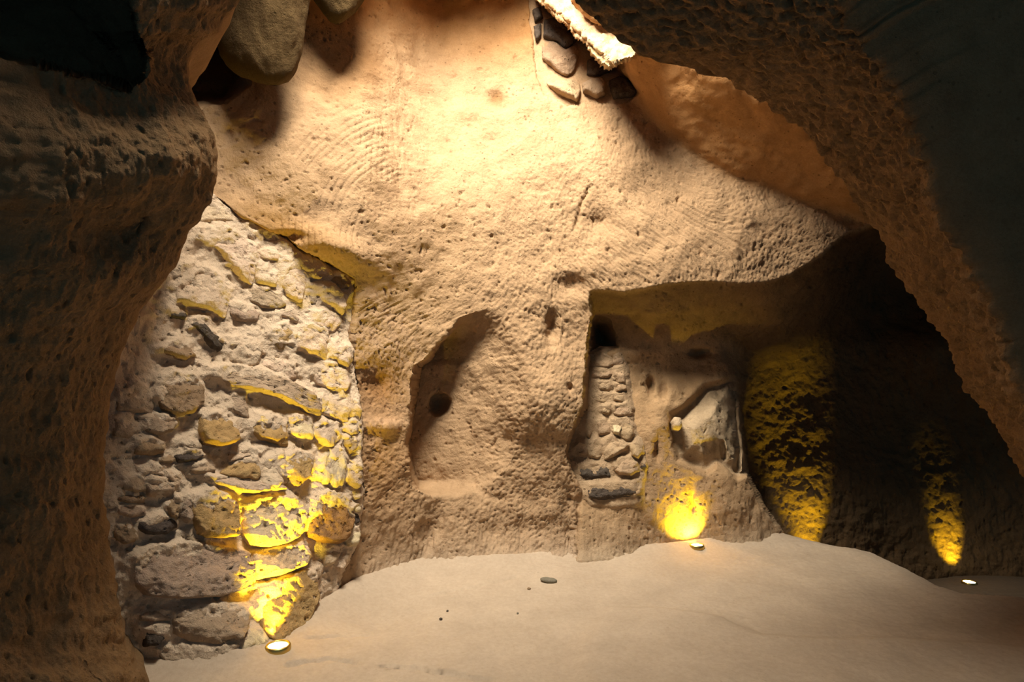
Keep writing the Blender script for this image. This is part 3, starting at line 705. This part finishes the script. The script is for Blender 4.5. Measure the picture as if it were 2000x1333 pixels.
# --- the blocked doorway
N_I = np.array([0.70, -0.67, 0.22]); N_I /= np.linalg.norm(N_I)
door = empty('masonry_wall', (0, 0, 0))
tag(door, 'wide doorway blocked with rough pale stones and mortar behind the nearest floor light', 'masonry'); door['kind'] = 'structure'
STONES = [
    ('pale', .055, [(384, 450), (425, 446), (470, 464), (497, 485), (495, 522), (486, 555), (464, 542), (428, 497), (404, 479), (380, 471)]),
    ('pale', .02, [(416, 388), (431, 405), (455, 430), (425, 432), (388, 434), (385, 416), (400, 398)]),
    ('pale', .06, [(348, 522), (372, 518), (405, 530), (425, 545), (438, 575), (439, 600), (432, 620), (405, 607), (372, 600), (343, 588), (346, 555)]),
    ('pale', .035, [(500, 528), (520, 525), (535, 540), (534, 558), (515, 556), (502, 552)]),
    ('pale', .02, [(507, 492), (525, 488), (540, 497), (538, 508), (515, 508)]),
    ('pale', .03, [(548, 530), (570, 520), (596, 535), (595, 555), (585, 590), (560, 575), (550, 555)]),
    ('pale', .03, [(582, 510), (605, 516), (607, 528), (595, 530), (580, 520)]),
    ('pale', .03, [(608, 525), (630, 520), (647, 540), (645, 552), (625, 550), (608, 540)]),
    ('brown', .03, [(650, 540), (672, 540), (680, 550), (675, 563), (660, 560), (650, 550)]),
    ('pale', .05, [(620, 565), (650, 560), (670, 582), (668, 600), (663, 614), (648, 600), (625, 590)]),
    ('grey', .02, [(600, 573), (612, 575), (617, 592), (612, 595), (603, 590)]),
    ('pale', .035, [(608, 615), (625, 610), (650, 615), (658, 630), (650, 646), (635, 648), (615, 640), (606, 628)]),
    ('pale', .05, [(587, 640), (600, 636), (625, 645), (640, 660), (638, 690), (630, 702), (605, 692), (580, 683), (577, 670)]),
    ('pale', .05, [(642, 670), (655, 665), (675, 680), (680, 707), (672, 716), (655, 708), (640, 700)]),
    ('ochre', .04, [(520, 655), (530, 640), (555, 632), (574, 650), (572, 672), (563, 681), (545, 680), (525, 668)]),
    ('pale', .025, [(515, 708), (530, 700), (560, 708), (575, 725), (573, 738), (555, 735), (530, 725), (515, 718)]),
    ('pale', .04, [(612, 720), (620, 708), (650, 712), (672, 728), (678, 750), (668, 765), (640, 760), (618, 748)]),
    ('pale', .05, [(622, 775), (632, 764), (655, 762), (680, 775), (698, 800), (695, 820), (670, 825), (635, 812), (623, 795)]),
    ('grey', .085, [(440, 715), (500, 722), (560, 745), (600, 768), (619, 788), (617, 812), (600, 811), (570, 795), (540, 782), (500, 770), (478, 765), (445, 760), (425, 742), (400, 737), (405, 722)]),
    ('ochre', .07, [(390, 815), (415, 808), (435, 818), (455, 835), (459, 858), (445, 868), (420, 872), (398, 865), (389, 845)]),
    ('ochre', .05, [(492, 835), (500, 815), (520, 811), (545, 820), (556, 832), (555, 870), (540, 870), (520, 860), (505, 858), (493, 845)]),
    ('cream', .05, [(561, 817), (575, 813), (600, 815), (605, 830), (604, 855), (592, 861), (565, 850)]),
    ('grey', .03, [(442, 780), (455, 770), (475, 775), (480, 800), (482, 815), (465, 810), (445, 795)]),
    ('pale', .05, [(612, 838), (625, 826), (648, 830), (657, 850), (656, 867), (638, 872), (622, 860), (612, 850)]),
    ('pale', .04, [(668, 830), (685, 822), (697, 828), (695, 845), (680, 850), (670, 840)]),
    ('brown', .04, [(672, 857), (690, 852), (692, 875), (680, 885), (672, 870)]),
    ('cream', .05, [(638, 877), (660, 875), (672, 895), (668, 935), (662, 950), (645, 955), (627, 945), (625, 915), (628, 890)]),
    ('cream', .06, [(508, 905), (525, 888), (545, 889), (547, 910), (546, 945), (530, 953), (505, 948)]),
    ('ochre', .055, [(551, 892), (575, 882), (603, 889), (604, 910), (598, 932), (578, 948), (552, 952)]),
    ('ochre', .045, [(430, 925), (445, 912), (475, 897), (495, 895), (503, 906), (502, 930), (495, 938), (470, 935), (440, 932)]),
    ('grey', .035, [(375, 908), (395, 903), (412, 912), (415, 924), (395, 927), (375, 922)]),
    ('pale', .075, [(400, 932), (440, 932), (480, 940), (545, 949), (550, 957), (520, 959), (490, 966), (465, 962), (430, 952), (405, 944)]),
    ('ochre', .07, [(372, 985), (385, 962), (410, 956), (440, 966), (458, 985), (460, 1010), (455, 1045), (430, 1048), (400, 1048), (385, 1040), (375, 1015)]),
    ('cream', .07, [(478, 985), (495, 970), (530, 972), (565, 973), (585, 985), (590, 1015), (580, 1045), (550, 1060), (515, 1068), (490, 1064), (475, 1045), (473, 1010)]),
    ('red', .06, [(598, 1010), (608, 978), (632, 960), (662, 965), (683, 985), (685, 1015), (672, 1048), (655, 1060), (620, 1056), (598, 1045)]),
    ('grey', .04, [(675, 915), (690, 905), (703, 918), (705, 940), (695, 952), (680, 945), (674, 930)]),
    ('pale', .035, [(682, 960), (700, 957), (703, 968), (690, 976)]),
    ('cream', .035, [(686, 984), (697, 986), (700, 998), (688, 1001)]),
    ('dark', .03, [(687, 1006), (697, 1003), (698, 1020), (690, 1026)]),
    ('cream', .05, [(675, 1034), (688, 1029), (697, 1042), (690, 1064), (679, 1064), (672, 1050)]),
    ('pale', .05, [(628, 1075), (645, 1065), (662, 1070), (658, 1085), (645, 1100), (630, 1105)]),
    ('pale', .045, [(654, 1090), (667, 1085), (668, 1100), (662, 1114), (655, 1108)]),
    ('brown', .04, [(610, 1112), (625, 1108), (625, 1120), (614, 1134)]),
    ('grey', .085, [(258, 1088), (290, 1066), (350, 1060), (420, 1068), (470, 1074), (484, 1082), (488, 1110), (480, 1146), (450, 1156), (420, 1164), (350, 1168), (290, 1163), (260, 1140)]),
    ('pale', .075, [(490, 1080), (520, 1074), (550, 1068), (585, 1066), (597, 1085), (590, 1104), (555, 1118), (525, 1126), (500, 1132), (490, 1118)]),
    ('ochre', .08, [(500, 1150), (530, 1136), (590, 1114), (607, 1120), (614, 1165), (600, 1200), (585, 1226), (550, 1247), (527, 1254), (508, 1225), (497, 1185)]),
    ('cream', .06, [(480, 1230), (502, 1228), (524, 1257), (505, 1267), (488, 1274), (468, 1276), (468, 1250)]),
    ('grey', .06, [(334, 1198), (380, 1182), (430, 1176), (465, 1182), (480, 1200), (476, 1225), (460, 1246), (420, 1256), (370, 1250), (337, 1236)]),
    ('dark', .05, [(278, 1228), (295, 1220), (325, 1222), (322, 1240), (300, 1258), (282, 1260)]),
    ('grey', .04, [(270, 1200), (300, 1190), (326, 1192), (328, 1210), (300, 1214), (275, 1213)]),
    ('grey', .03, [(300, 1268), (350, 1260), (420, 1264), (462, 1258), (462, 1285), (430, 1298), (370, 1300), (320, 1293)]),
    ('brown', .05, [(310, 745), (335, 728), (370, 735), (392, 755), (393, 785), (375, 805), (345, 812), (320, 800), (300, 775)]),
    ('grey', .05, [(272, 817), (300, 810), (325, 817), (341, 830), (330, 842), (310, 850), (285, 845), (273, 832)]),
    ('grey', .03, [(228, 755), (255, 748), (285, 760), (298, 790), (290, 806), (260, 805), (232, 800)]),
    ('grey', .03, [(222, 815), (250, 812), (266, 825), (270, 848), (250, 855), (225, 850)]),
    ('brown', .05, [(262, 862), (290, 858), (318, 866), (312, 885), (290, 890), (265, 885)]),
    ('brown', .035, [(305, 896), (330, 890), (338, 897), (330, 905), (310, 904)]),
    ('dark', .035, [(342, 892), (360, 881), (385, 882), (397, 890), (380, 900), (350, 904)]),
    ('grey', .03, [(352, 868), (370, 862), (388, 866), (390, 876), (370, 878)]),
    ('grey', .05, [(283, 947), (292, 932), (315, 938), (335, 950), (330, 970), (310, 972), (288, 968)]),
    ('brown', .05, [(330, 978), (343, 968), (347, 990), (342, 1012), (328, 1008), (322, 990)]),
    ('pale', .04, [(266, 914), (290, 908), (315, 912), (340, 926), (350, 943), (338, 946), (315, 932), (290, 926), (268, 925)]),
    ('dark', .05, [(272, 1020), (300, 1007), (335, 1014), (340, 1030), (320, 1042), (290, 1044), (270, 1035)]),
    ('grey', .035, [(226, 988), (260, 986), (278, 995), (280, 1006), (255, 1010), (230, 1003)]),
    ('brown', .03, [(232, 968), (262, 964), (278, 972), (276, 982), (250, 983), (232, 978)]),
    ('grey', .04, [(238, 935), (262, 928), (280, 940), (282, 958), (262, 960), (240, 955)]),
    ('grey', .05, [(352, 972), (363, 958), (372, 966), (370, 990), (372, 1010), (362, 1020), (350, 1010), (348, 990)]),
    ('grey', .03, [(350, 1040), (365, 1036), (375, 1050), (388, 1057), (372, 1060), (355, 1052)]),
    ('brown', .03, [(225, 1030), (250, 1025), (263, 1040), (260, 1056), (240, 1060), (226, 1050)]),
    ('dark', .05, [(372, 627), (385, 620), (402, 627), (408, 647), (425, 662), (437, 676), (436, 688), (420, 684), (400, 668), (385, 652), (372, 640)]),
    ('brown', .05, [(308, 682), (325, 672), (340, 667), (362, 677), (376, 695), (370, 700), (355, 705), (340, 700), (322, 692)]),
    ('dark', .03, [(330, 610), (345, 607), (362, 615), (355, 624), (335, 622)]),
    ('pale', .04, [(447, 662), (470, 657), (498, 669), (504, 690), (497, 710), (475, 716), (451, 710), (446, 690)]),
    ('grey', .03, [(447, 597), (465, 592), (490, 602), (503, 615), (495, 628), (470, 627), (452, 615)]),
    ('grey', .025, [(487, 567), (510, 562), (538, 576), (553, 595), (540, 603), (510, 600), (488, 585)]),
    ('grey', .025, [(542, 606), (560, 607), (580, 623), (576, 630), (555, 620), (541, 614)]),
    ('pale', .03, [(450, 884), (500, 876), (548, 880), (546, 887), (515, 887), (490, 892), (460, 900), (447, 904)]),
]
def lift_door(px, py):
    return 0.014 * fbm(np.stack([px / 60, py / 45, 0 * px], -1), 1.0, 3, 4.0) + bedding(STONES, px, py)
mortar('mortar', INFILL, fI, N_I, 'mortar', door, 0.0, 0.022, step=2.3, lift=lift_door)
for mat, h, poly in STONES:
    low = max(p[1] for p in poly) > 1200 and max(p[0] for p in poly) > 500
    stone(poly, mat, h, fI, N_I, door, lean=0.0 if low else 0.6)

# --- narrow column of stones in the side bay
N_C = np.array([-0.08, -0.95, 0.28]); N_C /= np.linalg.norm(N_C)
fC = lambda px, py: fR1(px, py)
colm = empty('masonry_wall', (0, 0, 0))
tag(colm, 'narrow tapering column of small stones above two dark blocks, right of the alcove', 'masonry'); colm['kind'] = 'structure'
COLUMN_STONES = [
    ('tan', .045, [(1165, 702), (1178, 694), (1193, 702), (1195, 715), (1185, 721), (1165, 717)]),
    ('tan', .045, [(1198, 698), (1210, 692), (1216, 705), (1214, 712), (1203, 715), (1197, 710)]),
    ('tan', .045, [(1160, 724), (1180, 722), (1192, 722), (1193, 735), (1180, 740), (1160, 738)]),
    ('tan', .055, [(1198, 722), (1214, 717), (1219, 735), (1219, 749), (1200, 750), (1197, 738)]),
    ('tan', .045, [(1168, 750), (1190, 747), (1195, 755), (1193, 765), (1172, 765)]),
    ('tan', .055, [(1202, 754), (1219, 753), (1221, 764), (1204, 766)]),
    ('tan', .05, [(1199, 772), (1218, 769), (1222, 784), (1212, 787), (1201, 784)]),
    ('tan', .03, [(1168, 772), (1191, 771), (1194, 784), (1180, 789), (1168, 784)]),
    ('tan', .05, [(1176, 796), (1190, 794), (1193, 803), (1187, 810), (1178, 808)]),
    ('tan', .06, [(1200, 796), (1222, 791), (1232, 801), (1230, 814), (1212, 816), (1200, 810)]),
    ('tan', .045, [(1166, 826), (1180, 819), (1190, 829), (1189, 847), (1170, 849)]),
    ('tan', .04, [(1142, 830), (1155, 822), (1160, 830), (1152, 855), (1143, 850)]),
    ('tan', .06, [(1194, 822), (1220, 819), (1234, 832), (1235, 850), (1225, 860), (1212, 855), (1196, 845)]),
    ('cream', .10, [(1195, 834), (1207, 832), (1212, 840), (1206, 851), (1198, 847)]),
    ('tan', .085, [(1181, 862), (1195, 852), (1212, 863), (1227, 873), (1215, 882), (1200, 892), (1183, 896), (1181, 878)]),
    ('tan', .05, [(1150, 867), (1165, 860), (1174, 867), (1173, 889), (1165, 895), (1150, 892)]),
    ('tan', .075, [(1230, 871), (1240, 866), (1251, 872), (1252, 885), (1245, 895), (1234, 891)]),
    ('tan', .075, [(1198, 902), (1210, 896), (1230, 895), (1243, 906), (1245, 920), (1230, 929), (1210, 927), (1199, 915)]),
    ('dark', .04, [(1128, 907), (1145, 904), (1175, 909), (1188, 915), (1189, 931), (1165, 933), (1145, 937), (1132, 925)]),
    ('dark', .05, [(1152, 949), (1190, 944), (1240, 943), (1243, 955), (1240, 969), (1215, 973), (1180, 976), (1154, 974), (1150, 962)]),
    ('brown', .05, [(1117, 878), (1130, 866), (1145, 871), (1146, 889), (1130, 891)]),
    ('dark', .04, [(1248, 905), (1258, 906), (1261, 913), (1251, 918)]),
    ('tan', .04, [(1241, 958), (1250, 955), (1250, 966), (1242, 967)])]
mortar('mortar', COLUMN, fC, N_C, 'tan', colm, 0.02, 0.012, step=2.2, lift=lambda x, y: bedding(COLUMN_STONES, x, y, 0.55, 6))
for mat, h, poly in COLUMN_STONES:
    stone(poly, mat, 0.75 * h + 0.015, fC, N_C, colm, lean=0.3, step=2.2)

# --- stones under the roof opening
N_K = np.array([-0.05, -0.95, -0.1]); N_K /= np.linalg.norm(N_K)
fK = lambda px, py: fW(px, py) + 0.005
sky = empty('masonry_wall', (0, 0, 0))
tag(sky, 'patch of dark and pale stones mortared high in the wall under the roof opening', 'masonry'); sky['kind'] = 'structure'
SKY_STONES = [
    ('dark', .05, [(1066, 42), (1089, 38), (1108, 50), (1124, 74), (1120, 82), (1105, 94), (1088, 82), (1064, 74)]),
    ('brown', .05, [(1062, 82), (1085, 86), (1104, 99), (1124, 88), (1128, 105), (1120, 135), (1105, 147), (1085, 135), (1062, 115)]),
    ('dark', .03, [(1042, 22), (1055, 16), (1058, 35), (1046, 42)]),
    ('dark', .03, [(1044, 55), (1055, 50), (1056, 72), (1047, 78)]),
    ('dark', .05, [(1150, 121), (1165, 113), (1180, 125), (1188, 140), (1165, 147), (1150, 144)]),
    ('tan', .07, [(1070, 162), (1095, 156), (1129, 161), (1130, 180), (1125, 197), (1108, 190), (1085, 178)]),
    ('brown', .07, [(1140, 166), (1155, 157), (1174, 155), (1181, 165), (1179, 184), (1165, 189), (1141, 180)]),
    ('dark', .06, [(1193, 161), (1210, 152), (1230, 160), (1242, 175), (1235, 187), (1200, 191), (1194, 175)])]
mortar('mortar', SKYFILL, fK, N_K, 'tuff', sky, -0.012, 0.009, step=2.4, sink=0.6, lift=lambda x, y: bedding(SKY_STONES, x, y, 0.4, 6))
for mat, h, poly in SKY_STONES:
    stone(poly, mat, h + 0.02, fK, N_K, sky, lean=0.2, grow=1.15)

# --- a stone caught in the plastered hollow
stone([(1312, 826), (1318, 819), (1326, 820), (1329, 830), (1324, 838), (1315, 837)], 'pale', .09, fC, N_C, wall_back, lean=0.1)

# ------------------------------------------------------------------ floor lights
def disc(r0, z0, prof, n=40):
    """lathe: profile of (radius, z)"""
    th = np.linspace(0, 2 * math.pi, n, endpoint=False)
    V = np.concatenate([np.stack([r * np.cos(th), r * np.sin(th), 0 * th + z], -1) for r, z in prof])
    return V, grid_faces(len(prof), n, close=True)

def floor_light(x, y, label, aim, power, size, cone, r=0.055):
    z = float(floor_z(np.array([x]), np.array([y]))[0]) + 0.010
    o = empty('floor_light', (x, y, z))
    tag(o, label, 'light', 'yellow uplights sunk in the cave floor')
    V, Fq = disc(0, 0, [(r * 0.90, -0.03), (r * 0.90, 0.004), (r * 0.95, 0.008), (r * 1.08, 0.008), (r * 1.16, 0.002), (r * 1.16, -0.02)])
    mesh_np('trim_ring', V, Fq, M['ring'], o)
    V, Fq = disc(0, 0, [(r * 0.895, 0.001), (r * 0.7, 0.003), (r * 0.4, 0.004), (0.0005, 0.0045)])
    mesh_np('lens', V, Fq, M['lens'], o)
    V, Fq = disc(0, 0, [(r * 0.88, -0.02), (r * 0.85, -0.10), (r * 0.6, -0.11), (0.001, -0.11)])
    mesh_np('housing', V, Fq, M['can'], o)
    l = bpy.data.lights.new('bulb', 'SPOT')
    l.energy = power; l.color = (1.0, 0.76, 0.03); l.spot_size = math.radians(cone); l.spot_blend = 1.0; l.shadow_soft_size = size
    b = bpy.data.objects.new('bulb', l); S.collection.objects.link(b); b.parent = o
    from mathutils import Vector
    b.location = (0, 0, 0.02)
    b.rotation_euler = Vector(aim).to_track_quat('-Z', 'Y').to_euler()
    return o

def wall_pt(px, py, fn=None):
    a, b = np.array([[float(px)]]), np.array([[float(py)]])
    return unproj(a, b, fn(a, b) if fn else wall_depth(a, b)[0])[0, 0]
def toward(x, y, z, p): return tuple(p - np.array([x, y, z]))

x, y = gp(543, 1281)
floor_light(x, y, 'largest and nearest round floor light, glowing at the foot of the blocked doorway', toward(x, y, 0.03, wall_pt(528, 1085, fI) + 0.05 * N_I), 165, 0.015, 74)
x, y = gp(1359, 1077)
y -= 0.03
floor_light(x, y, 'small round floor light at the foot of the side bay wall below the pale niche', toward(x, y, 0.05, wall_pt(1340, 1030)), 60, 0.012, 112, 0.048)
p = wall_pt(1592, 1070)
x, y = p[0] + 0.03, p[1] - 0.32
floor_light(x, y, 'floor light behind the floor edge, lighting the rough wall between the other two beams', toward(x, y, -0.57, wall_pt(1570, 985)), 150, 0.015, 39, 0.045)
x, y = gp(1893, 1139, -0.60)
floor_light(x, y, 'farthest right floor light, alone in the dark corner beneath a slanting beam', toward(x, y, -0.57, wall_pt(1856, 1070)), 62, 0.012, 54, 0.055)

# ------------------------------------------------------------------ pebbles
def pebble(px, py, a, b, c, rot, mat, label, sd):
    x, y = gp(px, py, 0.02)
    z = float(floor_z(np.array([x]), np.array([y]))[0])
    n, m = 18, 10
    th = np.linspace(0, 2 * math.pi, n, endpoint=False); ph = np.linspace(0.02, math.pi - 0.02, m)
    T, Pp = np.meshgrid(th, ph)
    V = np.stack([a * np.cos(T) * np.sin(Pp), b * np.sin(T) * np.sin(Pp), c * np.cos(Pp)], -1).reshape(-1, 3)
    V *= (1 + 0.22 * fbm(V / max(a, b) + sd, 1.6, 2))[:, None]
    o = mesh_np('pebble', V, grid_faces(m, n, close=True), M[mat])
    o.location = (x, y, z + c * 0.62); o.rotation_euler = (0, math.radians(6), rot)
    tag(o, label, 'pebble'); return o
pebble(1072, 1133, .056, .034, .018, -0.15, 'pebble', 'flat oval grey pebble, the biggest one lying loose on the floor', 1.0)
pebble(1033, 1147, .014, .010, .008, 0.5, 'brown', 'small brown pebble just left of the flat oval pebble', 4.0)
pebble(861, 1201, .010, .009, .008, 0.2, 'dark', 'dark chip of stone on the floor, nearer one of a close pair', 7.0)
pebble(874, 1185, .008, .007, .006, 0.9, 'dark', 'dark chip of stone on the floor, farther one of a close pair', 9.0)
pebble(1011, 1189, .009, .006, .006, 1.2, 'pebble', 'tiny grey chip of stone in the middle of the floor', 12.0)

for p in (door, colm, sky): adopt(p)
